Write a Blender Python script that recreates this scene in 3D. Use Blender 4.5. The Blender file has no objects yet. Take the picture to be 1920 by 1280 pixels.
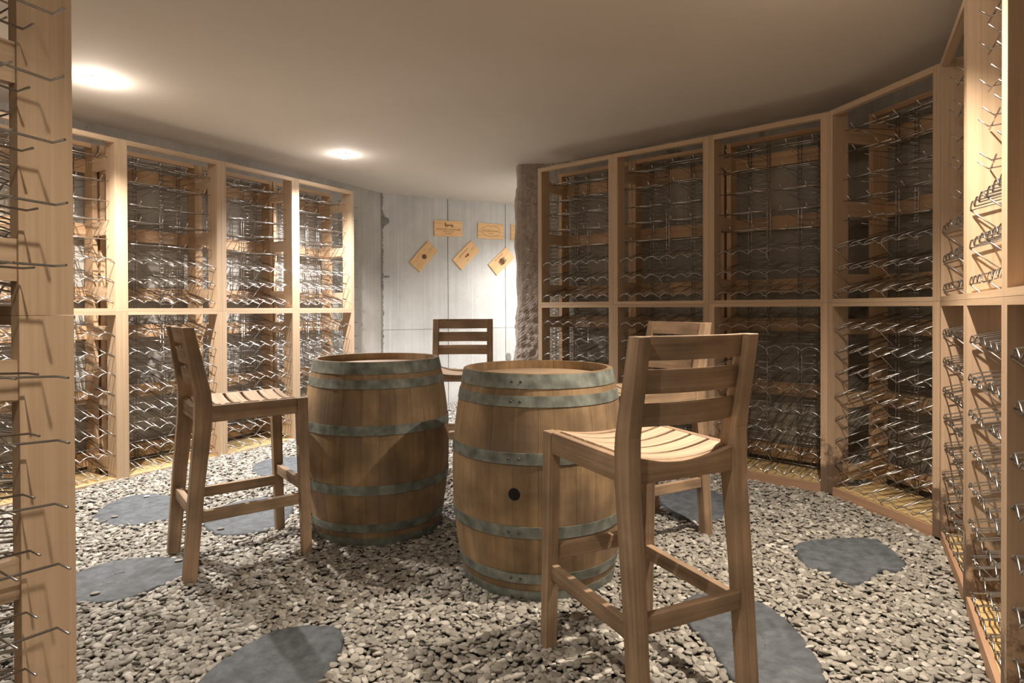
import bpy, math, random
import numpy as np
from mathutils import Vector, Matrix

random.seed(7)
rng = np.random.default_rng(7)
scene = bpy.context.scene
COL = scene.collection
PI = math.pi

# ------------------------------------------------------------------ camera, world, lamps, exposure
cam_data = bpy.data.cameras.new('camera')
cam_data.sensor_width = 36.0
cam_data.lens = 1150 / 1920 * 36.0
cam_data.shift_y = -54 / 1920
cam_data.clip_start = 0.02
cam = bpy.data.objects.new('camera', cam_data)
COL.objects.link(cam)
cam.matrix_world = (Matrix.Translation((0, 0, 1.15)) @ Matrix.Rotation(math.radians(90 - 0.4), 4, 'X')
                    @ Matrix.Rotation(math.radians(-0.2), 4, 'Z'))
scene.camera = cam

world = bpy.data.worlds.new('world')
scene.world = world
world.use_nodes = True
world.node_tree.nodes['Background'].inputs[0].default_value = (0.9, 0.75, 0.6, 1)
world.node_tree.nodes['Background'].inputs[1].default_value = 0.15

scene.view_settings.view_transform = 'Standard'
scene.view_settings.look = 'None'
scene.view_settings.gamma = 1.0
scene.view_settings.use_curve_mapping = False
scene.view_settings.exposure = 0.15
scene.cycles.max_bounces = 8
scene.cycles.diffuse_bounces = 5

CEIL = 2.48
WARM = (1.0, 0.84, 0.68)
SOFT = (1.0, 0.90, 0.80)
COOL = (1.0, 0.95, 0.93)
# x, y, spot energy, glow energy, colour, cone degrees, label
LAMPS = [
    (-2.39, 3.54, 430, 4.5, SOFT, 124, 'larger bright round ceiling spot above the left rack row near the frame edge'),
    (-1.44, 5.29, 430, 2.2, COOL, 132, 'smaller white round ceiling spot further back, near the far concrete wall'),
    (1.18, 2.12, 330, 3.0, WARM, 114, 'ceiling spot over the right hand curve of racks, above the frame'),
    (-0.42, 0.75, 100, 2.5, WARM, 116, 'ceiling spot just in front of the entrance, above the frame'),
    (0.95, 7.05, 480, 6.0, COOL, 150, 'ceiling spot in the passage behind the rough wall end'),
    (-0.1, -0.9, 24, 5.0, WARM, 150, 'added fill spot, out of view behind the viewer at the entrance'),  # unseen lamp added as fill for the room
]

# ------------------------------------------------------------------ materials
def new_mat(name):
    m = bpy.data.materials.new(name)
    m.use_nodes = True
    nt = m.node_tree
    return m, nt, nt.nodes['Principled BSDF']


def N(nt, t, **kw):
    n = nt.nodes.new(t)
    for k, v in kw.items():
        if k.startswith('i_'):
            key = k[2:]
            n.inputs[int(key) if key.isdigit() else key].default_value = v
        else:
            setattr(n, k, v)
    return n


def ramp(nt, fac, stops):
    r = nt.nodes.new('ShaderNodeValToRGB')
    els = r.color_ramp.elements
    while len(els) < len(stops):
        els.new(0.5)
    for e, (p, c) in zip(els, stops):
        e.position = p
        e.color = (c[0], c[1], c[2], 1)
    nt.links.new(fac, r.inputs[0])
    return r


def mix(nt, fac, a, b, mode='MIX'):
    m = nt.nodes.new('ShaderNodeMix')
    m.data_type = 'RGBA'
    m.blend_type = mode
    for sock, v in ((m.inputs[0], fac), (m.inputs[6], a), (m.inputs[7], b)):
        if hasattr(v, 'links') or hasattr(v, 'is_output'):
            nt.links.new(v, sock)
        elif isinstance(v, (int, float)):
            sock.default_value = v
        else:
            sock.default_value = (v[0], v[1], v[2], 1)
    return m.outputs[2]


def bump(nt, bsdf, h, strength, dist=0.01):
    b = N(nt, 'ShaderNodeBump')
    b.inputs['Strength'].default_value = strength
    b.inputs['Distance'].default_value = dist
    nt.links.new(h, b.inputs['Height'])
    nt.links.new(b.outputs[0], bsdf.inputs['Normal'])


def wood(name, c_dark, c_light, along=1.2, across=45, rough=0.6, vary=0.18, dirt=None, bumpy=0.15, mottled=0.0):
    m, nt, b = new_mat(name)
    uv = N(nt, 'ShaderNodeUVMap')
    oi = N(nt, 'ShaderNodeObjectInfo')
    rnd = N(nt, 'ShaderNodeMath', operation='MULTIPLY', i_1=37.0)
    nt.links.new(oi.outputs['Random'], rnd.inputs[0])
    mp = N(nt, 'ShaderNodeMapping')
    mp.inputs['Scale'].default_value = (along, across, 1)
    nt.links.new(uv.outputs[0], mp.inputs[0])
    cmb = N(nt, 'ShaderNodeCombineXYZ')
    nt.links.new(rnd.outputs[0], cmb.inputs[2])
    nt.links.new(rnd.outputs[0], cmb.inputs[0])
    nt.links.new(cmb.outputs[0], mp.inputs['Location'])
    n1 = N(nt, 'ShaderNodeTexNoise')
    n1.inputs['Scale'].default_value = 1.0
    n1.inputs['Detail'].default_value = 6
    n1.inputs['Roughness'].default_value = 0.6
    n1.inputs['Distortion'].default_value = 0.4
    nt.links.new(mp.outputs[0], n1.inputs[0])
    r = ramp(nt, n1.outputs[0], [(0.3, c_dark), (0.7, c_light)])
    # value change from piece to piece
    v = N(nt, 'ShaderNodeMapRange')
    v.inputs[3].default_value = 1 - vary
    v.inputs[4].default_value = 1 + vary
    nt.links.new(oi.outputs['Random'], v.inputs[0])
    hs = N(nt, 'ShaderNodeHueSaturation')
    nt.links.new(v.outputs[0], hs.inputs['Value'])
    nt.links.new(r.outputs[0], hs.inputs['Color'])
    col = hs.outputs[0]
    tc = N(nt, 'ShaderNodeTexCoord')
    if mottled:
        n3 = N(nt, 'ShaderNodeTexNoise')
        n3.inputs['Scale'].default_value = 5.0
        n3.inputs['Detail'].default_value = 4
        nt.links.new(tc.outputs['Object'], n3.inputs[0])
        r3 = ramp(nt, n3.outputs[0], [(0.38, (1 - mottled,) * 3), (0.62, (1.08, 1.06, 1.04))])
        col = mix(nt, 1.0, col, r3.outputs[0], 'MULTIPLY')
    if dirt:
        n2 = N(nt, 'ShaderNodeTexNoise')
        n2.inputs['Scale'].default_value = 3.2
        n2.inputs['Detail'].default_value = 5
        nt.links.new(tc.outputs['Object'], n2.inputs[0])
        r2 = ramp(nt, n2.outputs[0], [(0.52, (0, 0, 0)), (0.72, (1, 1, 1))])
        col = mix(nt, r2.outputs[0], col, dirt)
    nt.links.new(col, b.inputs['Base Color'])
    b.inputs['Roughness'].default_value = rough
    bump(nt, b, n1.outputs[0], bumpy, 0.002)
    return m


def plain(name, c, rough=0.6, metal=0.0, nscale=0, amt=0.2, b_str=0.0, vary=0.0):
    m, nt, b = new_mat(name)
    b.inputs['Base Color'].default_value = (*c, 1)
    b.inputs['Roughness'].default_value = rough
    b.inputs['Metallic'].default_value = metal
    if nscale:
        tc = N(nt, 'ShaderNodeTexCoord')
        n = N(nt, 'ShaderNodeTexNoise')
        n.inputs['Scale'].default_value = nscale
        n.inputs['Detail'].default_value = 6
        nt.links.new(tc.outputs['Object'], n.inputs[0])
        r = ramp(nt, n.outputs[0], [(0.3, [x * (1 - amt) for x in c]), (0.7, [min(1, x * (1 + amt)) for x in c])])
        nt.links.new(r.outputs[0], b.inputs['Base Color'])
        if b_str:
            bump(nt, b, n.outputs[0], b_str, 0.01)
    return m


M = {}
M['rack'] = wood('pale_rack_wood', (0.47, 0.335, 0.215), (0.61, 0.455, 0.31), 1.0, 60, 0.55, 0.10, bumpy=0.08)
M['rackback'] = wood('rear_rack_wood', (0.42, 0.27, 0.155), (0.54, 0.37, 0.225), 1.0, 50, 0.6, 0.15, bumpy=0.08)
M['damp'] = wood('damp_stained_rack_wood', (0.50, 0.355, 0.235), (0.63, 0.465, 0.325), 1.0, 60, 0.6, 0.10, bumpy=0.08)
_nt = M['damp'].node_tree
_b = _nt.nodes['Principled BSDF']
_src = _b.inputs['Base Color'].links[0].from_socket
_tc = N(_nt, 'ShaderNodeTexCoord')
_sx = N(_nt, 'ShaderNodeSeparateXYZ')
_nt.links.new(_tc.outputs['Object'], _sx.inputs[0])
_mr = N(_nt, 'ShaderNodeMapRange')
_mr.inputs[1].default_value = 0.0
_mr.inputs[2].default_value = 0.75
_mr.inputs[3].default_value = 0.62
_mr.inputs[4].default_value = 0.0
_nt.links.new(_sx.outputs[2], _mr.inputs[0])
_geo = N(_nt, 'ShaderNodeNewGeometry')
_ns = N(_nt, 'ShaderNodeTexNoise')
_ns.inputs['Scale'].default_value = 11
_ns.inputs['Detail'].default_value = 8
_ns.inputs['Roughness'].default_value = 0.7
_nt.links.new(_geo.outputs['Position'], _ns.inputs[0])
_ad = N(_nt, 'ShaderNodeMath', operation='ADD')
_nt.links.new(_mr.outputs[0], _ad.inputs[0])
_nt.links.new(_ns.outputs[0], _ad.inputs[1])
_rp = ramp(_nt, _ad.outputs[0], [(0.88, (0, 0, 0)), (1.0, (0.85, 0.85, 0.85))])
_nt.links.new(mix(_nt, _rp.outputs[0], _src, (0.10, 0.06, 0.04)), _b.inputs['Base Color'])
M['floorboard'] = wood('yellow_floor_board', (0.50, 0.36, 0.16), (0.66, 0.50, 0.26), 1.0, 40, 0.6, 0.10, bumpy=0.08)
M['kick'] = wood('reddish_kick_board', (0.34, 0.20, 0.12), (0.48, 0.31, 0.20), 1.0, 40, 0.6, 0.10, bumpy=0.08)
M['teak'] = wood('weathered_teak', (0.235, 0.158, 0.098), (0.47, 0.335, 0.22), 1.6, 48, 0.6, 0.10, bumpy=0.4, mottled=0.32)
M['teak_top'] = wood('lit_top_teak', (0.36, 0.25, 0.16), (0.60, 0.46, 0.33), 1.6, 55, 0.65, 0.08, bumpy=0.35)  # seat slats: light on the tops put into a paler teak colour
M['oak'] = wood('barrel_oak', (0.27, 0.178, 0.092), (0.43, 0.302, 0.172), 2.2, 30, 0.6, 0.05, dirt=(0.17, 0.12, 0.085), bumpy=0.3, mottled=0.4)
M['oak_head'] = wood('barrel_head_oak', (0.36, 0.26, 0.17), (0.52, 0.39, 0.27), 2.0, 40, 0.6, 0.08, bumpy=0.2)
M['box'] = wood('wine_box_pine', (0.62, 0.37, 0.16), (0.82, 0.54, 0.27), 3.0, 60, 0.6, 0.12, bumpy=0.1)
M['hoop'] = plain('galvanised_hoop', (0.235, 0.265, 0.24), 0.5, 0.4, 18, 0.45, 0.15)
M['rivet'] = plain('dark_rivet', (0.12, 0.12, 0.115), 0.5, 0.7)
M['wire'] = plain('chromed_wire', (0.52, 0.51, 0.50), 0.27, 1.0)
M['wiredark'] = plain('dull_wire', (0.58, 0.565, 0.55), 0.24, 1.0)
M['ink'] = plain('burnt_ink', (0.16, 0.08, 0.035), 0.8)
M['redink'] = plain('red_ink', (0.30, 0.04, 0.035), 0.8)
M['hole'] = plain('hole_shade', (0.01, 0.008, 0.006), 0.9)
M['slate'] = plain('grey_slate', (0.090, 0.104, 0.119), 0.7, 0, 26, 0.35, 0.8)
M['soil'] = plain('dark_grit', (0.13, 0.115, 0.10), 0.95, 0, 30, 0.4, 0.5)
M['trimring'] = plain('white_trim_ring', (0.7, 0.68, 0.65), 0.4)
M['lens'] = None


def emis(name, c, s):
    m, nt, b = new_mat(name)
    b.inputs['Emission Color'].default_value = (*c, 1)
    b.inputs['Emission Strength'].default_value = s
    return m


M['lens'] = emis('lamp_lens', (1, 0.95, 0.88), 40)


def ceiling_mat():
    m, nt, b = new_mat('ceiling_plaster')
    tc = N(nt, 'ShaderNodeTexCoord')
    n = N(nt, 'ShaderNodeTexNoise')
    n.inputs['Scale'].default_value = 0.9
    n.inputs['Detail'].default_value = 3
    nt.links.new(tc.outputs['Object'], n.inputs[0])
    r = ramp(nt, n.outputs[0], [(0.3, (0.64, 0.585, 0.52)), (0.7, (0.69, 0.64, 0.57))])
    # faint scuffs, stretched marks
    mp = N(nt, 'ShaderNodeMapping')
    mp.inputs['Rotation'].default_value = (0, 0, math.radians(-35))
    mp.inputs['Scale'].default_value = (2.2, 9, 1)
    nt.links.new(tc.outputs['Object'], mp.inputs[0])
    n2 = N(nt, 'ShaderNodeTexNoise')
    n2.inputs['Scale'].default_value = 1.3
    n2.inputs['Detail'].default_value = 8
    n2.inputs['Roughness'].default_value = 0.75
    nt.links.new(mp.outputs[0], n2.inputs[0])
    r2 = ramp(nt, n2.outputs[0], [(0.655, (0, 0, 0)), (0.74, (0.4, 0.4, 0.4))])
    col = mix(nt, r2.outputs[0], r.outputs[0], (0.30, 0.22, 0.16))
    nt.links.new(col, b.inputs['Base Color'])
    b.inputs['Roughness'].default_value = 0.85
    return m


def concrete_mat(name, lo, hi, stain, vertical=True, bstr=0.2, dark=0.0):
    m, nt, b = new_mat(name)
    tc = N(nt, 'ShaderNodeTexCoord')
    n = N(nt, 'ShaderNodeTexNoise')
    n.inputs['Scale'].default_value = 1.8
    n.inputs['Detail'].default_value = 8
    n.inputs['Roughness'].default_value = 0.6
    nt.links.new(tc.outputs['Object'], n.inputs[0])
    r = ramp(nt, n.outputs[0], [(0.3, lo), (0.68, hi)])
    col = r.outputs[0]
    mp = N(nt, 'ShaderNodeMapping')
    mp.inputs['Scale'].default_value = (16, 16, 0.35)
    nt.links.new(tc.outputs['Object'], mp.inputs[0])
    n2 = N(nt, 'ShaderNodeTexNoise')
    n2.inputs['Scale'].default_value = 1.0
    n2.inputs['Detail'].default_value = 4
    nt.links.new(mp.outputs[0], n2.inputs[0])
    r2 = ramp(nt, n2.outputs[0], [(0.42, (1, 1, 1)), (0.60, (0.91, 0.91, 0.905)), (0.7, (1.05, 1.05, 1.05))])
    col = mix(nt, 1.0, col, r2.outputs[0], 'MULTIPLY')
    v = N(nt, 'ShaderNodeTexVoronoi')
    v.inputs['Scale'].default_value = 11
    nt.links.new(tc.outputs['Object'], v.inputs[0])
    r3 = ramp(nt, v.outputs['Distance'], [(0.03, (1, 1, 1)), (0.06, (0, 0, 0))])
    col = mix(nt, r3.outputs[0], col, stain)
    n4 = N(nt, 'ShaderNodeTexNoise')
    n4.inputs['Scale'].default_value = 2.4
    n4.inputs['Detail'].default_value = 9
    n4.inputs['Roughness'].default_value = 0.7
    nt.links.new(tc.outputs['Object'], n4.inputs[0])
    r4 = ramp(nt, n4.outputs[0], [(0.66 - dark, (0, 0, 0)), (0.74 - dark * 0.6, (0.8, 0.8, 0.8))])
    col = mix(nt, r4.outputs[0], col, stain)
    nt.links.new(col, b.inputs['Base Color'])
    b.inputs['Roughness'].default_value = 0.9
    n5 = N(nt, 'ShaderNodeTexNoise')
    n5.inputs['Scale'].default_value = 40
    n5.inputs['Detail'].default_value = 6
    nt.links.new(tc.outputs['Object'], n5.inputs[0])
    bump(nt, b, n5.outputs[0], bstr, 0.01)
    return m


M['ceiling'] = ceiling_mat()
M['conc'] = concrete_mat('pale_board_marked_concrete', (0.46, 0.46, 0.44), (0.62, 0.62, 0.60), (0.18, 0.18, 0.17))
M['concl'] = concrete_mat('grey_concrete', (0.33, 0.31, 0.28), (0.50, 0.48, 0.44), (0.12, 0.11, 0.10))
M['concr'] = concrete_mat('dark_blotched_concrete', (0.27, 0.25, 0.215), (0.43, 0.40, 0.345), (0.05, 0.042, 0.035), dark=0.07, bstr=0.5)
M['rough'] = concrete_mat('broken_concrete', (0.30, 0.25, 0.21), (0.44, 0.38, 0.33), (0.14, 0.11, 0.09), bstr=0.9)


M['rough_dark'] = concrete_mat('crumbled_concrete', (0.14, 0.13, 0.12), (0.34, 0.33, 0.31), (0.06, 0.055, 0.05), bstr=1.0, dark=0.12)


def pebble_mat():
    m, nt, b = new_mat('river_pebble')
    oi = N(nt, 'ShaderNodeObjectInfo')
    r = ramp(nt, oi.outputs['Random'], [(0.0, (0.20, 0.190, 0.168)), (0.3, (0.255, 0.243, 0.215)), (0.6, (0.315, 0.30, 0.266)),
                                       (0.85, (0.395, 0.38, 0.34)), (0.97, (0.52, 0.505, 0.46)), (1.0, (0.64, 0.63, 0.60))])
    tc = N(nt, 'ShaderNodeTexCoord')
    n = N(nt, 'ShaderNodeTexNoise')
    n.inputs['Scale'].default_value = 3
    n.inputs['Detail'].default_value = 4
    nt.links.new(tc.outputs['Object'], n.inputs[0])
    r2 = ramp(nt, n.outputs[0], [(0.3, (0.85, 0.85, 0.85)), (0.7, (1.1, 1.1, 1.1))])
    col = mix(nt, 1.0, r.outputs[0], r2.outputs[0], 'MULTIPLY')
    nt.links.new(col, b.inputs['Base Color'])
    b.inputs['Roughness'].default_value = 0.7
    return m


M['pebble'] = pebble_mat()

# ------------------------------------------------------------------ mesh helpers
class MB:
    """collects lofted shapes with a grain-following UV map into one mesh"""
    def __init__(s):
        s.v, s.f, s.uv, s.sm = [], [], [], []

    def loft(s, rings, cap=True, smooth=False, closed=True):
        n = len(rings[0])
        b0 = len(s.v)
        off = random.random() * 5
        rings = [[Vector(p) for p in r] for r in rings]
        per = [0.0]
        for i in range(n):
            per.append(per[-1] + (rings[0][(i + 1) % n] - rings[0][i]).length)
        u = [0.0]
        for a, b in zip(rings, rings[1:]):
            u.append(u[-1] + (sum(b, Vector()) / n - sum(a, Vector()) / n).length)
        for r in rings:
            s.v.extend(r)
        for k in range(len(rings) - 1):
            for i in range(n if closed else n - 1):
                j = (i + 1) % n
                s.f.append((b0 + k * n + i, b0 + k * n + j, b0 + (k + 1) * n + j, b0 + (k + 1) * n + i))
                s.uv.append(((u[k], per[i] + off), (u[k], per[i + 1] + off), (u[k + 1], per[i + 1] + off), (u[k + 1], per[i] + off)))
                s.sm.append(smooth)
        if cap and closed:
            for k, rev in ((0, True), (len(rings) - 1, False)):
                idx = [b0 + k * n + i for i in range(n)]
                if rev:
                    idx.reverse()
                c = rings[k][0]
                s.f.append(tuple(idx))
                s.uv.append(tuple((u[k] + 0.02 * i, off + (s.v[q] - c).length) for i, q in enumerate(idx)))
                s.sm.append(False)
        return s

    def box(s, lo, hi):
        x0, y0, z0 = lo
        x1, y1, z1 = hi
        d = [x1 - x0, y1 - y0, z1 - z0]
        ax = d.index(max(d))
        if ax == 0:
            s.loft([[(x, y0, z0), (x, y1, z0), (x, y1, z1), (x, y0, z1)] for x in (x0, x1)])
        elif ax == 1:
            s.loft([[(x0, y, z0), (x0, y, z1), (x1, y, z1), (x1, y, z0)] for y in (y0, y1)])
        else:
            s.loft([[(x0, y0, z), (x1, y0, z), (x1, y1, z), (x0, y1, z)] for z in (z0, z1)])
        return s

    def tube(s, pts, r, n=5):
        pts = [Vector(p) for p in pts]
        rings = []
        up = Vector((0.13, 0.21, 0.97))
        for i, p in enumerate(pts):
            a = pts[max(i - 1, 0)]
            b = pts[min(i + 1, len(pts) - 1)]
            t = (b - a).normalized()
            if abs(t.dot(up)) > 0.95:
                uu = Vector((1, 0.1, 0))
            else:
                uu = up
            x = t.cross(uu).normalized()
            y = t.cross(x).normalized()
            rings.append([p + r * (math.cos(2 * PI * k / n) * x + math.sin(2 * PI * k / n) * y) for k in range(n)])
        s.loft([list(reversed(q)) for q in rings], smooth=True)
        return s

    def mesh(s, name):
        me = bpy.data.meshes.new(name)
        me.from_pydata([tuple(v) for v in s.v], [], s.f)
        ul = me.uv_layers.new(name='UVMap')
        flat = [c for q in s.uv for uvp in q for c in uvp]
        ul.data.foreach_set('uv', flat)
        me.polygons.foreach_set('use_smooth', s.sm)
        me.update()
        return me


def obj(name, data, mat, parent=None, loc=(0, 0, 0), rotz=0.0):
    me = data.mesh(name) if isinstance(data, MB) else data
    if mat is not None and len(me.materials) == 0:
        me.materials.append(mat)
    o = bpy.data.objects.new(name, me)
    COL.objects.link(o)
    o.parent = parent
    o.location = loc
    o.rotation_euler = (0, 0, rotz)
    return o


def thing(name, label, cat, loc=(0, 0, 0), rotz=0.0, group=None):
    o = bpy.data.objects.new(name, None)
    COL.objects.link(o)
    o.location = loc
    o.rotation_euler = (0, 0, rotz)
    o.empty_display_size = 0.1
    o['label'] = label
    o['category'] = cat
    if group:
        o['group'] = group
    return o


def bevel(o, w=0.003, seg=2):
    m = o.modifiers.new('bevel', 'BEVEL')
    m.width = w
    m.segments = seg
    m.limit_method = 'ANGLE'
    m.angle_limit = math.radians(40)
    return o


# ------------------------------------------------------------------ setting
LEFT = [(-1.05, 1.47), (-1.685, 1.83), (-2.32, 2.19), (-2.69, 2.82), (-2.98, 3.49), (-2.62, 4.12), (-2.24, 4.74), (-1.89, 5.37), (-1.54, 5.99)]
RIGHT = [(0.223, 5.22), (0.78, 4.73), (1.36, 4.24), (1.92, 3.73), (2.086, 2.99), (1.718, 2.325), (1.338, 1.667), (0.958, 1.01)]


def offset_line(pts, d):
    """polyline moved d to its left side (outwards for the racks)"""
    P = [Vector(p) for p in pts]
    out = []
    for i, p in enumerate(P):
        ns = []
        if i > 0:
            t = (P[i] - P[i - 1]).normalized()
            ns.append(Vector((-t.y, t.x)))
        if i < len(P) - 1:
            t = (P[i + 1] - P[i]).normalized()
            ns.append(Vector((-t.y, t.x)))
        n = sum(ns, Vector((0, 0))).normalized()
        k = d / max(0.5, n.dot(ns[0]))
        out.append(p + n * k)
    return [(p.x, p.y) for p in out]


def wall(name, pts, mat, th=0.12, z0=-0.15, z1=CEIL + 0.02):
    inner = [Vector(p) for p in pts]
    outer = [Vector(p) for p in offset_line(pts, th)]
    mb = MB()
    for a, b, c, d in zip(inner, inner[1:], outer[1:], outer):
        mb.loft([[(a.x, a.y, z), (b.x, b.y, z), (c.x, c.y, z), (d.x, d.y, z)] for z in (z0, z1)])
    o = obj(name, mb, mat)
    o['kind'] = 'structure'
    return o


offL = offset_line(LEFT, 0.45)
offR = offset_line(RIGHT, 0.45)
wl = [(-1.12, -1.6), (-1.12, 0.98)] + offL[:-1] + [(-1.745, 6.55), (-1.5, 7.05)]
wall('wall_left', wl, M['concl'])
BD = Vector((0.8775, 0.4797))
BP = Vector((-1.5, 7.05))
e_end = BP + BD * 5.2
# board-marked back wall: base slab plus the shuttered concrete panels proud of it with narrow joints
wb = wall('wall_back', [tuple(BP + Vector((-0.4797, 0.8775)) * 0.03), tuple(e_end + Vector((-0.4797, 0.8775)) * 0.03)], M['concr'])
ang_b = math.atan2(BD.y, BD.x)
pan_edges = [(0.006, 0.822), (0.830, 1.613), (1.621, 2.42), (2.428, 3.24), (3.248, 4.1), (4.108, 5.2)]
for (a, b) in pan_edges:
    for (z0, z1) in ((-0.1, 0.903), (0.907, CEIL + 0.01)):
        mb = MB().box((a, -0.0, z0), (b, 0.045, z1))
        p = obj('concrete_panel', mb, M['conc'], None, (BP.x, BP.y, 0), ang_b)
        p.parent = wb
wr = [(2.75, 7.25), (0.42, 5.98)]
wall('wall_partition', wr, M['concl'], th=-0.1)
wrr = [(0.30, 5.66)] + [offR[0]] + offR[1:] + [(1.35, 0.72), (1.35, -1.6)]
wall('wall_right', wrr, M['concr'])
wall('wall_front', [(1.45, -1.6), (-1.25, -1.6)], M['concl'])
wall('wall_passage', [tuple(e_end + Vector((0.1, 0.1))), (2.7, 7.1)], M['concl'])

# crumbled vertical joint in the corner and broken out spots in the concrete
def spall(s_, z, rx, rz, seed):
    rs = np.random.default_rng(seed)
    mb = MB()
    rings = []
    m_ = 18
    ph = rs.uniform(0, 6, 3)
    base = [1 + 0.16 * math.sin(2 * PI * i / m_ * 2 + ph[0]) + 0.10 * math.sin(2 * PI * i / m_ * 3 + ph[1]) + 0.05 * rs.normal() for i in range(m_)]
    for sc, d in ((1.0, 0.001), (0.85, -0.004), (0.4, -0.006)):
        rings.append([(sc * rx * base[i] * math.cos(2 * PI * i / m_), d, sc * rz * base[i] * math.sin(2 * PI * i / m_)) for i in range(m_)])
    mb.loft(rings)
    q = obj('spalled_patch', mb, M['rough_dark'], wb)
    nn = Vector((BD.y, -BD.x))
    p_ = BP + BD * s_
    q.location = (p_.x + nn.x * 0.001, p_.y + nn.y * 0.001, z)
    q.rotation_euler = (0, 0, ang_b)


spall(0.035, 2.155, 0.055, 0.065, 3)
spall(0.90, 0.37, 0.06, 0.05, 5)
spall(1.66, 0.52, 0.035, 0.075, 8)
spall(0.06, 1.52, 0.045, 0.012, 9)
mb = MB()
rows = []
for k in range(140):
    z = -0.05 + (CEIL + 0.05) * k / 139
    wd = 0.012 + 0.010 * abs(rng.normal())
    rows.append([(-0.012, -0.006, z), (wd, -0.004 - 0.003 * abs(rng.normal()), z), (wd * 0.7, 0.02, z), (-0.012, 0.02, z)])
mb.loft(rows)
q = obj('crumbled_joint', mb, M['rough_dark'], wb, (BP.x, BP.y, 0), ang_b)

# rough broken end of the right hand wall
def rough_end():
    mb = MB()
    nz = 170
    ctrl = [(0.30, 6.05), (0.10, 6.08), (0.045, 5.98), (0.040, 5.85), (0.040, 5.74), (0.055, 5.685), (0.09, 5.67), (0.17, 5.66),
            (0.25, 5.655), (0.34, 5.655), (0.36, 5.70), (0.50, 6.00)]
    prof = []
    for a, b in zip(ctrl, ctrl[1:]):
        m_ = max(1, int(math.hypot(b[0] - a[0], b[1] - a[1]) / 0.016))
        prof += [(a[0] + (b[0] - a[0]) * k / m_, a[1] + (b[1] - a[1]) * k / m_) for k in range(m_)]
    prof.append(ctrl[-1])
    m_ = len(prof)
    raw = rng.normal(0, 1, (nz + 1, m_))
    sm_ = raw.copy()
    for _ in range(2):
        sm_ = (sm_ + np.roll(sm_, 1, 0) + np.roll(sm_, -1, 0) + np.roll(sm_, 1, 1) + np.roll(sm_, -1, 1)) / 3.2
    rows = []
    for k in range(nz + 1):
        z = -0.1 + (CEIL + 0.1) * k / nz
        amp = 0.0055 if z < 1.2 else 0.0032
        rows.append([(x + amp * 0.8 * sm_[k, i] + (0.010 * math.sin(z * 5.3 + 1) + 0.006 * math.sin(z * 17)) * (1 if y > 5.68 and x < 0.2 else 0.3),
                      y + amp * sm_[k, i], z) for i, (x, y) in enumerate(prof)])
    mb.loft(rows, smooth=False)
    o = obj('wall_end', mb, M['rough'])
    o['kind'] = 'structure'


rough_end()

# ceiling
mb = MB()
poly = [(-4.6, -1.8), (3.4, -1.8), (3.6, 10.2), (-4.6, 10.2)]
mb.loft([[(x, y, z) for x, y in poly] for z in (CEIL, CEIL + 0.15)])
c = obj('ceiling', mb, M['ceiling'])
c['kind'] = 'structure'
# floor slab under the gravel
mb = MB()
mb.loft([[(x, y, z) for x, y in poly] for z in (-0.2, -0.008)])
floor = obj('floor', mb, M['soil'])
floor['kind'] = 'structure'

# ------------------------------------------------------------------ ceiling spots
def lathe(mb, prof, n=32, smooth=True, cx=0, cy=0):
    rings = [[(cx + r * math.cos(2 * PI * i / n), cy + r * math.sin(2 * PI * i / n), z) for i in range(n)] for r, z in prof]
    mb.loft(rings, cap=True, smooth=smooth)
    return mb


for (x, y, e, g, colr, cone, lab) in LAMPS:
    t = thing('ceiling_spotlight', lab, 'spotlight', (x, y, CEIL))
    obj('trim_ring', lathe(MB(), [(0.056, 0.0), (0.054, -0.006), (0.046, -0.009), (0.040, -0.004), (0.040, 0.0)]), M['trimring'], t)
    obj('lamp_lens', lathe(MB(), [(0.040, -0.004), (0.038, -0.016), (0.030, -0.028), (0.017, -0.036), (0.003, -0.038)]), M['lens'], t)
    ld = bpy.data.lights.new('spot_beam', 'SPOT')
    ld.energy = e
    ld.color = colr
    ld.spot_size = math.radians(cone)
    ld.spot_blend = 1.0
    ld.shadow_soft_size = 0.014
    lo = bpy.data.objects.new('spot_beam', ld)
    COL.objects.link(lo)
    lo.parent = t
    lo.location = (0, 0, -0.062)
    ld = bpy.data.lights.new('spot_glow', 'POINT')
    ld.energy = g
    ld.color = colr
    ld.shadow_soft_size = 0.03
    lo = bpy.data.objects.new('spot_glow', ld)
    COL.objects.link(lo)
    lo.parent = t
    lo.location = (0, 0, -0.10)

# ------------------------------------------------------------------ wine racks
MODH = 1.158
WR = 0.0026
_cache = {}


def shared(key, fn):
    if key not in _cache:
        _cache[key] = fn()
    return _cache[key]


def board(key, lo, hi, mat='rack'):
    def f():
        me = MB().box(lo, hi).mesh('board')
        me.materials.append(M[mat])
        return me
    return shared((key, lo, hi, mat), f)


SLOT = 0.108


def shelf_mesh():
    mb = MB()
    pts = []
    for k in range(3 * 8 + 1):
        x = SLOT * k / 8
        pts.append((x, 0, 0.026 * abs(math.sin(PI * k / 8)) ** 0.9))
    mb.tube(pts, WR * 1.15, 5)
    for k in range(4):
        mb.tube([(k * SLOT, 0, 0), (k * SLOT, 0.345, 0.092)], WR)
    for k in range(3):
        mb.tube([((k + .5) * SLOT, 0, 0.026), ((k + .5) * SLOT, 0.345, 0.112)], WR)
    for yy, zz in ((0.17, 0.044), (0.33, 0.086)):
        mb.tube([(0, yy, zz - 0.004), (3 * SLOT, yy, zz - 0.004)], WR)
    for x in (0,):
        mb.tube([(x, 0.0, 0), (x, 0.085, -0.075), (x, 0.10, -0.082), (x, 0.345, -0.045)], WR)
    me = mb.mesh('wire_shelf')
    me.materials.append(M['wire'])
    return me


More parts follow.
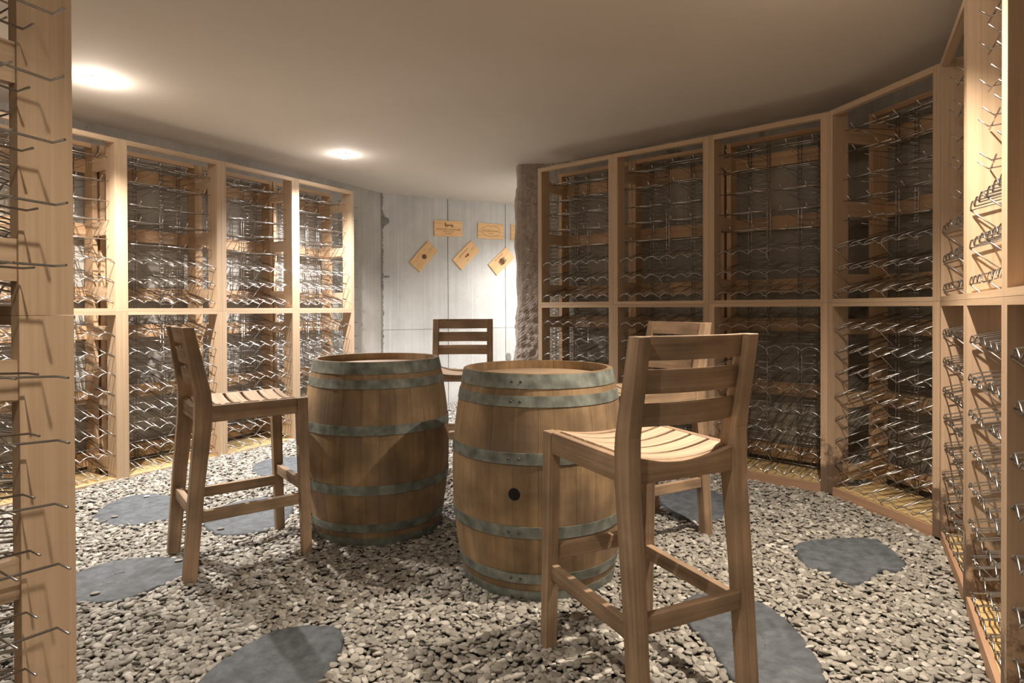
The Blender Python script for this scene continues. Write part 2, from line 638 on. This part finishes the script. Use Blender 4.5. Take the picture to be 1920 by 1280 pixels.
def ladder_mesh():
    mb = MB()
    for x in (0.0, 0.022, 0.133, 0.155):
        mb.tube([(x, 0, 0.012), (x, 0, 1.135)], 0.0031, 5)
    n = 33
    for k in range(n):
        z = 0.02 + 1.1 * k / (n - 1)
        mb.tube([(-0.004, -0.004, z), (0.159, -0.004, z)], 0.0025, 4)
    me = mb.mesh('wire_ladder')
    me.materials.append(M['wiredark'])
    return me


def peg_mesh():
    mb = MB()
    for x in (0.0, 0.155):
        mb.tube([(x, -0.002, 0.02), (x, -0.305, 0.0), (x, -0.335, 0.030)], 0.0028, 5)
        mb.tube([(x + 0.012, -0.002, -0.03), (x + 0.012, -0.25, -0.018)], 0.0022, 4)
    for y, z in ((-0.295, 0.005), (-0.225, 0.010)):
        mb.tube([(-0.075, y, z), (0.225, y, z)], 0.0030, 5)
    me = mb.mesh('bottle_peg')
    me.materials.append(M['wiredark'])
    return me


def low_peg_mesh():
    mb = MB()
    for x in (0.01, 0.145):
        mb.tube([(x, -0.002, 0.012), (x, -0.242, 0.0), (x - 0.050, -0.242, 0.0)], 0.0028, 6)
    for y, z in ((-0.16, 0.003), (-0.06, 0.010)):
        mb.tube([(-0.02, y, z), (0.175, y, z)], 0.0024, 5)
    me = mb.mesh('bottle_peg')
    me.materials.append(M['wire'])
    return me


def put(name, me, parent, loc=(0, 0, 0), rot=(0, 0, 0)):
    o = bpy.data.objects.new(name, me)
    COL.objects.link(o)
    o.parent = parent
    o.location = loc
    o.rotation_euler = rot
    return o


rrnd = random.Random(11)


def rack(p0, p1, zbase, upper, label, group, wires=True, damp=False):
    post = 'damp' if damp else 'rack'
    a = Vector(p0)
    b = Vector(p1)
    d = b - a
    w = round(d.length, 3)
    rz = math.atan2(d.y, d.x)
    t = thing('wine_rack', label, 'wine rack', (a.x, a.y, zbase + (MODH if upper else 0)), rz, group)
    T = 0.04
    D = 0.40
    H = MODH - 0.001
    e = 0.0005
    put('front_stile', board('fs', (e, 0, 0), (T, 0.11, H), post), t)
    put('front_stile', board('fs', (e, 0, 0), (T, 0.11, H), post), t, (w - T - e, 0, 0))
    put('rear_stile', board('rs', (e + 0.004, D - 0.11, 0), (T - 0.004, D, H), 'rackback'), t)
    put('rear_stile', board('rs', (e + 0.004, D - 0.11, 0), (T - 0.004, D, H), 'rackback'), t, (w - T - e, 0, 0))
    for x in (0, w - T):
        for z0, z1 in ((0.077, 0.172), (0.52, 0.612), (0.965, 1.058)):
            put('side_rung', board('sr', (0.007, 0.111, z0), (T - 0.007, D - 0.111, z1)), t, (x, 0, 0))
    for z0, z1 in ((0.077, 0.172), (0.52, 0.612), (0.965, 1.058)):
        put('back_board', board('bb', (T - 0.004, D - 0.02, z0), (round(w - T + 0.004, 4), D - 0.001, z1), 'rackback'), t)
    if upper:
        put('bottom_rail', board('br', (T, 0.0, 0.0), (round(w - T, 4), 0.09, 0.022)), t)
        put('top_rail', board('tr', (T, 0.0, H - 0.032), (round(w - T, 4), 0.035, H)), t)
        put('top_rail', board('trb', (T, D - 0.11, H - 0.03), (round(w - T, 4), D - 0.075, H), 'rackback'), t)
    else:
        put('bottom_board', board('bo', (T, 0.019, 0.0), (round(w - T, 4), D - 0.03, 0.043), 'floorboard'), t)
        put('kick_board', board('ko', (T, 0.0, -0.02), (round(w - T, 4), 0.018, 0.045), 'kick' if damp else 'rack'), t)
        put('top_rail', board('tl', (T, 0.0, H - 0.022), (round(w - T, 4), 0.09, H)), t)
    if wires:
        levels = [0.055, 0.19, 0.325] if upper else [0.06 + 0.1335 * k for k in range(8)]
        for z in levels:
            gap = (w - 2 * T - 6 * SLOT) / 3
            for h in (0, 1):
                x = T + gap + h * (3 * SLOT + gap)
                put('wire_shelf', shared('shelf', shelf_mesh), t,
                    (x, 0.004 + rrnd.uniform(0, 0.010) + h * 0.006, z + rrnd.uniform(-0.004, 0.004)),
                    (rrnd.uniform(-0.03, 0.03), rrnd.uniform(-0.012, 0.012), rrnd.uniform(-0.02, 0.02)))
        for fx in (0.28, 0.73):
            x = fx * w - 0.0775
            la = put('wire_ladder', shared('ladder', ladder_mesh), t, (x, 0.362, 0.0))
            if upper:
                for k in range(5):
                    put('bottle_peg', shared('peg', peg_mesh), la, (rrnd.uniform(-.004, .004), -0.005, 0.475 + 0.134 * k),
                        (rrnd.uniform(-0.05, 0.05), 0, rrnd.uniform(-0.09, 0.09)))
    return t


left_names = [
    (0, 'nearest on the left, its end board at the picture edge'),
    (1, 'second from the near left end board, seen through its openings'),
    (2, 'third from the near left end board, hidden behind the nearest rack'),
    (3, 'at the outer bend, outside the left picture edge'),
    (4, 'leftmost of the long left row, partly hidden by near end board'),
    (5, 'in the long left row behind the leftmost stool\'s back'),
    (6, 'in the long left row, just left of the brightly lit end rack'),
    (7, 'brightly lit at the far end of the long left row'),
]
for i, txt in left_names:
    for up in (False, True):
        lab = ('upper' if up else 'lower') + ' wine rack ' + txt
        rack(LEFT[i], LEFT[i + 1], -0.02, up, lab, 'wine racks of the left row')
right_names = [
    'beside the rough wall end, behind the right barrel',
    'in the right row, second bay from the rough wall end',
    'in the right row, third bay from the rough wall end',
    'at the bend of the right row, above the lone oval slate',
    'just past the right bend, with a tan side board',
    'at the near right with the brightest pale side board',
    'cut off by the right edge, with a brown inner board',
]
for i, txt in enumerate(right_names):
    for up in (False, True):
        lab = ('upper' if up else 'lower') + ' wine rack ' + txt
        rack(RIGHT[i], RIGHT[i + 1], 0.020, up, lab, 'wine racks of the right row', wires=not (i == 6 and up),
             damp=(not up and i >= 2))


def wall_wires(origin, ref0, ref1, xs, label, zbase):
    a = Vector(ref0)
    b = Vector(ref1)
    d = (b - a).normalized()
    rz = math.atan2(d.y, d.x)
    t = thing('wire_bottle_holder', label, 'bottle holder', (origin[0], origin[1], zbase), rz, 'bare wire holders at the ends of the rack rows')
    for up in (0, 1):
        la = put('wire_ladder', shared('ladder', ladder_mesh), t, (xs, 0.36, MODH * up))
        for k in range(8):
            z = 0.10 + 0.1335 * k
            key, fn = 'lowpeg', low_peg_mesh
            put('bottle_peg', shared(key, fn), la, (0, -0.005, z), (rrnd.uniform(-0.03, 0.03), 0, rrnd.uniform(-0.04, 0.04)))
    return t


wall_wires(LEFT[0], LEFT[0], LEFT[1], -0.175, 'bare wire bottle holder in front of the near left end board', -0.02)
wall_wires(LEFT[-1], LEFT[-2], LEFT[-1], 0.03, 'bare wire bottle holder against the pale wall beside the bright left end post', -0.02)
wall_wires(RIGHT[0], RIGHT[0], RIGHT[1], -0.19, 'bare wire bottle holder across the rough broken wall end', 0.02)

# ------------------------------------------------------------------ stepping stones
STONES = [
    ('grey slate slab on the left gravel nearest the left rack row, beside the leftmost stool',
     [(-2.272, 3.307), (-2.346, 3.503), (-2.346, 3.671), (-2.253, 3.754), (-2.059, 3.699), (-1.896, 3.546), (-1.851, 3.336), (-1.943, 3.238), (-2.073, 3.199)]),
    ('large grey slate slab touching the near left end board, with two stray pebbles',
     [(-1.915, 2.446), (-1.878, 2.634), (-1.826, 2.728), (-1.72, 2.785), (-1.528, 2.789), (-1.402, 2.741), (-1.387, 2.614), (-1.45, 2.49), (-1.517, 2.389), (-1.659, 2.356), (-1.776, 2.348)]),
    ('farthest slate slab, seen between the legs of the leftmost stool near the rack',
     [(-1.836, 4.308), (-1.878, 4.518), (-1.784, 4.663), (-1.627, 4.677), (-1.432, 4.576), (-1.375, 4.274), (-1.522, 4.166), (-1.704, 4.169)]),
    ('slate slab lying under the leftmost bar stool behind its stretchers',
     [(-1.637, 3.235), (-1.68, 3.45), (-1.602, 3.612), (-1.477, 3.692), (-1.329, 3.639), (-1.234, 3.445), (-1.221, 3.191), (-1.318, 3.093), (-1.469, 3.072)]),
    ('slate slab at the bottom edge of the picture crossed by a dark shadow band',
     [(-0.961, 1.848), (-0.924, 2.005), (-0.855, 2.137), (-0.759, 2.183), (-0.645, 2.182), (-0.598, 2.135), (-0.571, 2.003), (-0.586, 1.873), (-0.616, 1.771), (-0.725, 1.702), (-0.87, 1.725)]),
    ('dark slate slab with a notched lower edge alone on the open gravel at the right',
     [(1.337, 2.902), (1.445, 2.968), (1.618, 3.001), (1.765, 2.985), (1.772, 2.878), (1.742, 2.715), (1.667, 2.627), (1.594, 2.638), (1.491, 2.54), (1.408, 2.511), (1.348, 2.541), (1.34, 2.635), (1.279, 2.673)]),
    ('long pale grey slate slab under the near right bar stool',
     [(0.635, 2.318), (0.713, 2.413), (0.826, 2.435), (0.911, 2.38), (0.978, 2.295), (0.996, 2.16), (0.981, 1.978), (0.94, 1.838), (0.85, 1.716), (0.726, 1.74), (0.665, 1.866), (0.657, 2.043), (0.626, 2.181)]),
    ('slate slab beneath the far right bar stool, half hidden by stool legs',
     [(0.845, 3.666), (1.006, 3.793), (1.194, 3.813), (1.28, 3.661), (1.204, 3.419), (1.096, 3.272), (0.961, 3.249), (0.886, 3.308), (0.86, 3.469)]),
]


def smooth_loop(pts, n=5):
    out = []
    m = len(pts)
    P = [Vector(p) for p in pts]
    for i in range(m):
        p0, p1, p2, p3 = P[i - 1], P[i], P[(i + 1) % m], P[(i + 2) % m]
        for k in range(n):
            t = k / n
            q = 0.5 * ((2 * p1) + (p2 - p0) * t + (2 * p0 - 5 * p1 + 4 * p2 - p3) * t * t + (3 * p1 - p0 - 3 * p2 + p3) * t ** 3)
            out.append(q + Vector((rng.normal(0, 0.003), rng.normal(0, 0.003))))
    return out


for lab, pts in STONES:
    lp = smooth_loop(pts)
    area = sum(lp[i].x * lp[(i + 1) % len(lp)].y - lp[(i + 1) % len(lp)].x * lp[i].y for i in range(len(lp)))
    if area < 0:
        lp.reverse()
    c = sum(lp, Vector((0, 0))) / len(lp)
    rings = []
    for sc, z in ((1.0, -0.02), (1.005, 0.006), (1.0, 0.014), (0.985, 0.0205), (0.955, 0.0235), (0.6, 0.0245), (0.25, 0.0240)):
        rings.append([((p.x - c.x) * sc, (p.y - c.y) * sc, z + rng.normal(0, 0.0009)) for p in lp])
    mb = MB()
    mb.loft(rings, smooth=True)
    o = obj('stepping_stone', mb, M['slate'], None, (c.x, c.y, 0))
    o['label'] = lab
    o['category'] = 'stepping stone'
    o['group'] = 'slate stepping stones in the gravel'

# ------------------------------------------------------------------ bar stools
def stool_parts():
    parts = []
    def sweep(path, hw, hh, axis='x'):
        rings = []
        for (x, y, z, a, b) in path:
            rings.append([(x - a, y - b, z), (x + a, y - b, z), (x + a, y + b, z), (x - a, y + b, z)])
        return MB().loft(rings)
    for sx in (-1, 1):
        # rear post: floor to top of the back, kinked at the seat
        st = [(0.0, -0.262, 0.026), (0.40, -0.232, 0.029), (0.66, -0.207, 0.033), (0.76, -0.206, 0.033), (0.80, -0.208, 0.031), (1.075, -0.262, 0.022)]
        parts.append(('leg', sweep([(sx * 0.193, y, z, 0.0215, b) for z, y, b in st], 0, 0), 'teak'))
        st = [(0.0, 0.228, 0.021), (0.40, 0.216, 0.023), (0.742, 0.208, 0.025)]
        parts.append(('leg', sweep([(sx * (0.200 - 0.004 * z), y, z, 0.0205, b) for z, y, b in st], 0, 0), 'teak'))
        parts.append(('side_rail', MB().box((sx * 0.198 - 0.013, -0.175, 0.672), (sx * 0.198 + 0.013, 0.185, 0.742)), 'teak'))
        parts.append(('side_stretcher', MB().box((sx * 0.194 - 0.013, -0.222, 0.252), (sx * 0.194 + 0.013, 0.205, 0.300)), 'teak'))
    def dished(y0, y1, ztop, th, sag, xw=0.180, n=9, zb=None):
        rings = []
        for i in range(n + 1):
            x = -xw + 2 * xw * i / n
            s_ = sag * (1 - (x / xw) ** 2)
            zt = ztop - s_
            b_ = zb if zb is not None else zt - th
            rings.append([(x, y0, b_), (x, y1, b_), (x, y1, zt), (x, y0, zt)])
        return MB().loft(rings)
    parts.append(('rear_rail', dished(-0.222, -0.196, 0.742, 0, 0.022, 0.172, zb=0.668), 'teak'))
    parts.append(('front_rail', dished(0.196, 0.222, 0.742, 0, 0.020, 0.176, zb=0.680), 'teak'))
    parts.append(('rear_stretcher', MB().box((-0.172, -0.256, 0.275), (0.172, -0.230, 0.325)), 'teak'))
    parts.append(('footrest', MB().box((-0.176, 0.205, 0.310), (0.176, 0.233, 0.358)), 'teak'))
    for k in range(5):
        y0 = -0.192 + k * 0.0785
        parts.append(('seat_slat', dished(y0, y0 + 0.064, 0.7445, 0.013, 0.024, 0.1755), 'teak_top'))
    for (z0, z1) in ((1.008, 1.075), (0.916, 0.983), (0.824, 0.890)):
        rings = []
        for i in range(11):
            x = -0.172 + 0.344 * i / 10
            s_ = 0.024 * (1 - (x / 0.172) ** 2)
            def yb(z):
                return -0.208 - (z - 0.80) / 0.275 * 0.054 - s_ + 0.008
            rings.append([(x, yb(z0) - 0.009, z0), (x, yb(z0) + 0.009, z0), (x, yb(z1) + 0.009, z1), (x, yb(z1) - 0.009, z1)])
        parts.append(('back_slat', MB().loft(rings), 'teak'))
    return parts


def make_stool(label, cx, cy, heading, z=0.0):
    t = thing('bar_stool', label, 'bar stool', (cx, cy, z), heading, 'slatted wooden bar stools around the barrels')
    for name, mb, mat in stool_parts():
        bevel(obj(name, mb, M[mat], t), 0.003)
    return t


def dup(root, loc, rotz, label):
    r = root.copy()
    COL.objects.link(r)
    r.location = loc
    r.rotation_euler = (0, 0, rotz)
    r['label'] = label
    for ch in list(root.children):
        c_ = ch.copy()
        COL.objects.link(c_)
        c_.parent = r
        for g in ch.children:
            d_ = g.copy()
            COL.objects.link(d_)
            d_.parent = c_
    return r


def head(fx, fy):
    return math.atan2(fy, fx) - PI / 2


s0 = make_stool('near bar stool seen from behind, in front of the right barrel', 0.398, 1.935, head(-0.43, 0.90))
dup(s0, (-1.262, 2.865, 0), head(0.79, 0.61), 'leftmost bar stool seen from its side, left of the left barrel')
dup(s0, (-0.345, 4.16, 0), head(0.03, -1.0), 'far bar stool facing us between the two barrels before the pale wall')
dup(s0, (0.655, 3.135, 0), head(-0.88, -0.48), 'bar stool behind the near right stool, back against the dark racks')

# ------------------------------------------------------------------ barrels
BH, RE, RB = 0.895, 0.322, 0.376


def brad(z):
    q = 2 * z / BH - 1
    return RB - (RB - RE) * abs(q) ** 2.0


def barrel(label, cx, cy, rot, rivets, bung=False):
    t = thing('wine_barrel', label, 'barrel', (cx, cy, 0), 0, 'upright oak wine barrels')
    n = 27
    angs = []
    a = 0
    ws = [rrnd.uniform(0.8, 1.25) for _ in range(n)]
    tot = sum(ws)
    for i in range(n):
        a1 = a + 2 * PI * ws[i] / tot
        mb = MB()
        rings = []
        for k in range(15):
            z = 0.0 + BH * k / 14
            r = brad(z)
            g = 0.00045 / r
            inner = r - 0.027
            if k == 14:
                inner = r - 0.019
            A = a + g
            B = a1 - g
            mid = (A + B) / 2
            outer = [(r * math.cos(q), r * math.sin(q), z) for q in (A, (A + mid) / 2, mid, (B + mid) / 2, B)]
            inn = [(inner * math.cos(q), inner * math.sin(q), z) for q in (B, mid, A)]
            rings.append(outer + inn)
        mb.loft(rings)
        o = obj('stave', mb, M['oak'], t)
        a = a1
    # head planks
    rh = brad(BH - 0.04) - 0.026
    y = -rh
    np_ = 7
    for k in range(np_):
        y0 = -rh + 2 * rh * k / np_ + 0.0006
        y1 = -rh + 2 * rh * (k + 1) / np_ - 0.0006
        rings = []
        for i in range(7):
            yy = y0 + (y1 - y0) * i / 6
            hw = math.sqrt(max(rh * rh - yy * yy, 0.0002))
            rings.append([(-hw, yy, BH - 0.058), (hw, yy, BH - 0.058), (hw, yy, BH - 0.038), (-hw, yy, BH - 0.038)])
        mb = MB().loft([list(reversed(r)) for r in rings])
        # grain runs along x
        mb.uv = [tuple((v_ * 1.0, u_) for (u_, v_) in q) for q in mb.uv]
        o = obj('head_plank', mb, M['oak_head'], t)
        o.rotation_euler = (0, 0, rot)
    bands = [(BH - 0.057, BH - 0.002), (BH - 0.126, BH - 0.084), (0.552, 0.597), (0.270, 0.315), (0.086, 0.126), (0.001, 0.055)]
    for (z0, z1) in bands:
        mb = MB()
        nseg = 72
        rings = []
        for i in range(nseg + 1):
            q = 2 * PI * i / nseg + rivets
            lap = 0.0
            r0, r1 = brad(z0) + 0.0006, brad(z1) + 0.0006
            rings.append([(r * math.cos(q), r * math.sin(q), z) for r, z in ((r0, z0), (r0 + 0.0026, z0), (r1 + 0.0026, z1), (r1, z1))])
        mb.loft(rings, smooth=False)
        # overlapping end of the strip
        rings = []
        for i in range(9):
            q = rivets - 0.20 + 0.26 * i / 8
            r0, r1 = brad(z0) + 0.003, brad(z1) + 0.003
            inset = 0.0
            rings.append([(r * math.cos(q), r * math.sin(q), z) for r, z in ((r0, z0 + 0.001), (r0 + 0.0022, z0 + 0.001), (r1 + 0.0022, z1 - 0.001), (r1, z1 - 0.001))])
        mb.loft(rings, smooth=False)
        ho = obj('hoop', mb, M['hoop'], t)
        zc = (z0 + z1) / 2
        for dq in (-0.13, -0.02):
            q = rivets + dq
            r = brad(zc) + 0.005
            rb = obj('rivet', lathe(MB(), [(0.006, 0), (0.0055, 0.002), (0.003, 0.0035), (0.0006, 0.004)], 10), M['rivet'], ho)
            rb.location = (r * math.cos(q), r * math.sin(q), zc)
            rb.rotation_euler = (0, PI / 2, q)
    if bung:
        q = bung
        r = brad(0.44)
        bo = obj('bung_hole', lathe(MB(), [(0.0235, -0.004), (0.0235, 0.0012), (0.021, 0.0014), (0.0004, 0.0008)], 24), M['hole'], t)  # near-black disc, shade inside the hole put into its colour
        bo.location = (r * math.cos(q), r * math.sin(q), 0.44)
        bo.rotation_euler = (0, PI / 2, q)
        bo['label'] = 'round dark bung hole'
    return t


barrel('oak barrel with a dark bung hole, right of the pair, nearer to us', 0.113, 2.70, 0.45, math.radians(270 - 12.7), bung=math.radians(270 - 16.5))
barrel('oak barrel left of the pair and slightly further away, beside the leftmost stool', -0.715, 3.25, 0.1, math.radians(60))

# ------------------------------------------------------------------ wine box panels on the back wall
def text_obj(parent, body, size, x, y, mat='ink', z=0.0065, arc=None):
    cu = bpy.data.curves.new('lettering', 'FONT')
    cu.body = body
    cu.size = size
    cu.align_x = 'CENTER'
    cu.align_y = 'CENTER'
    cu.extrude = 0.0003
    cu.materials.append(M[mat])
    tmp = bpy.data.objects.new('lettering_curve', cu)
    me = bpy.data.meshes.new_from_object(tmp)
    bpy.data.objects.remove(tmp)
    me.materials.clear()
    me.materials.append(M[mat])
    o = bpy.data.objects.new('lettering', me)
    COL.objects.link(o)
    o.parent = parent
    o.location = (x, y, z)
    return o


def wine_panel(s, z, ang, w, h, label):
    p = BP + BD * s
    nrm = Vector((BD.y, -BD.x))
    t = obj('wine_box_panel', MB().box((-w / 2, -h / 2, -0.006), (w / 2, h / 2, 0.006)), M['box'])
    X = Vector((BD.x, BD.y, 0)) * math.cos(ang) + Vector((0, 0, 1)) * math.sin(ang)
    Z = Vector((nrm.x, nrm.y, 0))
    Y = Z.cross(X)
    mt = Matrix((X, Y, Z)).transposed().to_4x4()
    mt.translation = Vector((p.x, p.y, z)) + Z * 0.007
    t.matrix_world = mt
    t['label'] = label
    t['category'] = 'wood panel'
    t['group'] = 'branded wooden box panels on the back wall'
    return t


def flat(parent, name, shapes, mat='ink', z0=0.0061, z1=0.0066):
    mb = MB()
    for sh in shapes:
        mb.loft([[(x, y, z) for x, y in sh] for z in (z0, z1)])
    return obj(name, mb, M[mat], parent)


def ell(cx, cy, rx, ry, n=24):
    return [(cx + rx * math.cos(2 * PI * i / n), cy + ry * math.sin(2 * PI * i / n)) for i in range(n)]


def rect(x0, y0, x1, y1):
    return [(x0, y0), (x1, y0), (x1, y1), (x0, y1)]


a_ = wine_panel(0.828, 2.118, 0.02, 0.362, 0.188, 'level box panel with a four-legged emblem over two lines of lettering')
flat(a_, 'emblem', [rect(-0.045, 0.035, -0.03, 0.072), rect(-0.035, 0.035, 0.065, 0.048), rect(-0.04, 0.012, -0.032, 0.036), rect(-0.02, 0.014, -0.013, 0.036),
                    rect(0.04, 0.012, 0.046, 0.036), rect(0.056, 0.012, 0.063, 0.04)])
text_obj(a_, 'CHATEAU LALAGUNE', 0.032, 0, -0.012)
text_obj(a_, 'GRAND CRU CLASSE', 0.016, 0, -0.038)
text_obj(a_, 'HAUT MEDOC', 0.014, 0, -0.058)
b_ = wine_panel(1.405, 2.120, 0.0, 0.362, 0.190, 'level box panel with lettering inside a notched oval outline')
seg = []
pts_ = []
for i in range(49):
    q = 2 * PI * i / 48 + PI / 2
    x = 0.128 * math.cos(q)
    y = 0.072 * math.sin(q)
    if y > 0:
        y -= 0.020 * max(0, 1 - abs(x) / 0.03)
    pts_.append((x, y))
mb = MB()
mb.tube([(x, y, 0.0062) for x, y in pts_], 0.0016, 4)
obj('oval_outline', mb, M['ink'], b_)
text_obj(b_, 'Domaine Leroyes', 0.030, 0, 0.004)
text_obj(b_, 'MARGAUX', 0.013, 0, -0.028, 'ink')
c_p = wine_panel(1.870, 2.124, 0.0, 0.36, 0.20, 'reddish box panel mostly hidden behind the rough wall end')
text_obj(c_p, 'CHATEAU', 0.03, 0, 0.02)
d_ = wine_panel(0.514, 1.771, math.radians(48.5), 0.350, 0.172, 'leftmost tilted box panel, with a round seal')
flat(d_, 'seal', [ell(0.0, -0.005, 0.030, 0.030)])
for i, ch in enumerate('CHATEAU DULUC'):
    q = math.radians(158 - 11.3 * i)
    if ch != ' ':
        o = text_obj(d_, ch, 0.016, 0.13 * math.cos(q), -0.055 + 0.115 * math.sin(q))
        o.rotation_euler = (0, 0, q - PI / 2)
e_ = wine_panel(1.065, 1.807, math.radians(44.5), 0.350, 0.172, 'middle tilted box panel, with a small red square mark')
flat(e_, 'red_mark', [rect(0.0, -0.026, 0.034, 0.004)], 'redink')
flat(e_, 'emblem', [rect(-0.026, -0.02, -0.006, 0.004)])
text_obj(e_, 'MONTPEYROUX', 0.022, -0.01, 0.045)
text_obj(e_, 'CH', 0.018, -0.03, -0.055)
text_obj(e_, '75 CL', 0.016, 0.11, 0.0)
f_ = wine_panel(1.556, 1.753, math.radians(42.0), 0.348, 0.180, 'right tilted box panel, touching the wall end, with a dark coat of arms')
flat(f_, 'coat_of_arms', [rect(-0.05 + 0.001, -0.045 + k * 0.012, 0.055 + 0.01 * math.sin(k * 2), -0.036 + k * 0.012) for k in range(6)] + [ell(0.0, -0.01, 0.03, 0.045)])
text_obj(f_, 'BEAUREGARD', 0.024, 0, 0.058)

# ------------------------------------------------------------------ gravel
def ico(sub):
    import bmesh
    bm = bmesh.new()
    bmesh.ops.create_icosphere(bm, subdivisions=sub, radius=1.0)
    for v in bm.verts:
        n = v.co.copy()
        k = 1 + 0.05 * math.sin(2.1 * n.x + 1.3) + 0.04 * math.sin(2.4 * n.y + n.x)
        v.co = n * k
    for f in bm.faces:
        f.smooth = True
    me = bpy.data.meshes.new('pebble')
    bm.to_mesh(me)
    bm.free()
    me.materials.append(M['pebble'])
    return me


peb = ico(3)
inset = [(x, y) for x, y in LEFT]
region = [(-1.1, -0.2)] + inset + [(-1.62, 6.6), (-1.48, 7.0), (0.75, 8.2), (2.0, 8.8), (2.4, 7.2), (0.4, 6.1), (0.1, 5.7)] + RIGHT + [(1.3, -0.2)]


def in_poly(X, Y, poly):
    ins = np.zeros(X.shape, bool)
    n = len(poly)
    for i in range(n):
        x0, y0 = poly[i]
        x1, y1 = poly[(i + 1) % n]
        c1 = (y0 > Y) != (y1 > Y)
        with np.errstate(divide='ignore', invalid='ignore'):
            xi = (x1 - x0) * (Y - y0) / (y1 - y0) + x0
        ins ^= c1 & (X < xi)
    return ins


def scatter(sp, ymin, ymax):
    gx = np.arange(-3.2, 3.0, sp)
    gy = np.arange(ymin, ymax, sp)
    X, Y = np.meshgrid(gx, gy)
    X = X.ravel() + rng.uniform(-sp * .5, sp * .5, X.size)
    Y = Y.ravel() + rng.uniform(-sp * .5, sp * .5, Y.size)
    keep = in_poly(X, Y, region)
    for lab, pts in STONES:
        c = np.mean(np.array(pts), axis=0)
        shr = [tuple(c + (np.array(p) - c) * 0.985) for p in pts]
        keep &= ~in_poly(X, Y, shr)
    return X[keep], Y[keep]


X1, Y1 = scatter(0.0152, 0.9, 3.2)
X2, Y2 = scatter(0.0172, 3.2, 8.8)
X3, Y3 = scatter(0.025, -0.2, 0.9)
X = np.concatenate([X1, X2, X3])
Y = np.concatenate([Y1, Y2, Y3])
n = X.size
Z = rng.uniform(0.000, 0.019, n) + 0.004 * np.sin(X * 5) * np.cos(Y * 4)
Z = np.maximum(Z, 0.001)
A = np.clip(rng.lognormal(math.log(0.0134), 0.24, n), 0.007, 0.022)
S = np.stack([A, A * rng.uniform(0.58, 0.85, n), A * rng.uniform(0.27, 0.38, n)], axis=1)
tilt = np.abs(rng.normal(0, 0.36, n))
dirn = rng.uniform(0, 2 * PI, n)
R = np.stack([tilt * np.cos(dirn), tilt * np.sin(dirn), rng.uniform(0, 2 * PI, n)], axis=1)

# the 300 pebbles that show largest, each an object of its own; all the rest one stuff object
px = 960 + 1150 * X / Y
py = 578 + 1150 * (1.13) / Y
vis = (px > 150) & (px < 1840) & (py < 1272) & (Y > 1)
size = np.where(vis & (Z > 0.011), S[:, 0] * S[:, 1] / Y ** 2, 0)
top = set(np.argsort(-size)[:300].tolist())
for i in sorted(top):
    o = bpy.data.objects.new('pebble', peb)
    COL.objects.link(o)
    o.parent = floor
    o.location = (X[i], Y[i], Z[i])
    o.rotation_euler = R[i]
    o.scale = S[i]
rest = np.array([i for i in range(n) if i not in top])
pm = bpy.data.meshes.new('gravel')
pm.from_pydata(np.stack([X, Y, Z], 1)[rest].tolist(), [], [])
for nm, arr in (('rot', R), ('scl', S)):
    at = pm.attributes.new(nm, 'FLOAT_VECTOR', 'POINT')
    at.data.foreach_set('vector', arr[rest].astype(np.float32).ravel())
gravel = bpy.data.objects.new('gravel', pm)
COL.objects.link(gravel)
gravel.parent = floor
gravel['kind'] = 'stuff'
proto = bpy.data.objects.new('pebble_shape', peb)      # only the geometry the gravel is made of
ng = bpy.data.node_groups.new('gravel_nodes', 'GeometryNodeTree')
ng.interface.new_socket('Geometry', in_out='INPUT', socket_type='NodeSocketGeometry')
ng.interface.new_socket('Geometry', in_out='OUTPUT', socket_type='NodeSocketGeometry')
gi = ng.nodes.new('NodeGroupInput')
go = ng.nodes.new('NodeGroupOutput')
iop = ng.nodes.new('GeometryNodeInstanceOnPoints')
oi = ng.nodes.new('GeometryNodeObjectInfo')
oi.inputs['Object'].default_value = proto
oi.inputs['As Instance'].default_value = True
ra = ng.nodes.new('GeometryNodeInputNamedAttribute')
ra.data_type = 'FLOAT_VECTOR'
ra.inputs['Name'].default_value = 'rot'
sa = ng.nodes.new('GeometryNodeInputNamedAttribute')
sa.data_type = 'FLOAT_VECTOR'
sa.inputs['Name'].default_value = 'scl'
e2r = ng.nodes.new('FunctionNodeEulerToRotation')
ng.links.new(gi.outputs[0], iop.inputs['Points'])
ng.links.new(oi.outputs['Geometry'], iop.inputs['Instance'])
ng.links.new(ra.outputs['Attribute'], e2r.inputs[0])
ng.links.new(e2r.outputs[0], iop.inputs['Rotation'])
ng.links.new(sa.outputs['Attribute'], iop.inputs['Scale'])
ng.links.new(iop.outputs[0], go.inputs[0])
md = gravel.modifiers.new('gravel', 'NODES')
md.node_group = ng

# stray pebbles lying on the slabs
for (x, y, lab) in ((-1.655, 2.42, 'dark stray pebble at the front of the slab by the near left end board'),
                    (-1.495, 2.735, 'pale stray pebble at the rear of the slab by the near left end board'),
                    (-2.16, 3.32, 'stray pebble on the front of the slab nearest the left rack row'),
                    (-2.20, 3.68, 'stray pebble on the rear of the slab nearest the left rack row'),
                    (-1.495, 3.13, 'stray pebble on the front of the slab under the leftmost stool')):
    o = bpy.data.objects.new('stray_pebble', peb)
    COL.objects.link(o)
    o.location = (x, y, 0.0288)
    o.scale = (0.018, 0.011, 0.005)
    o.rotation_euler = (0, 0, 0.5)
    o['label'] = lab
    o['category'] = 'pebble'
    o['group'] = 'stray pebbles on the slabs'
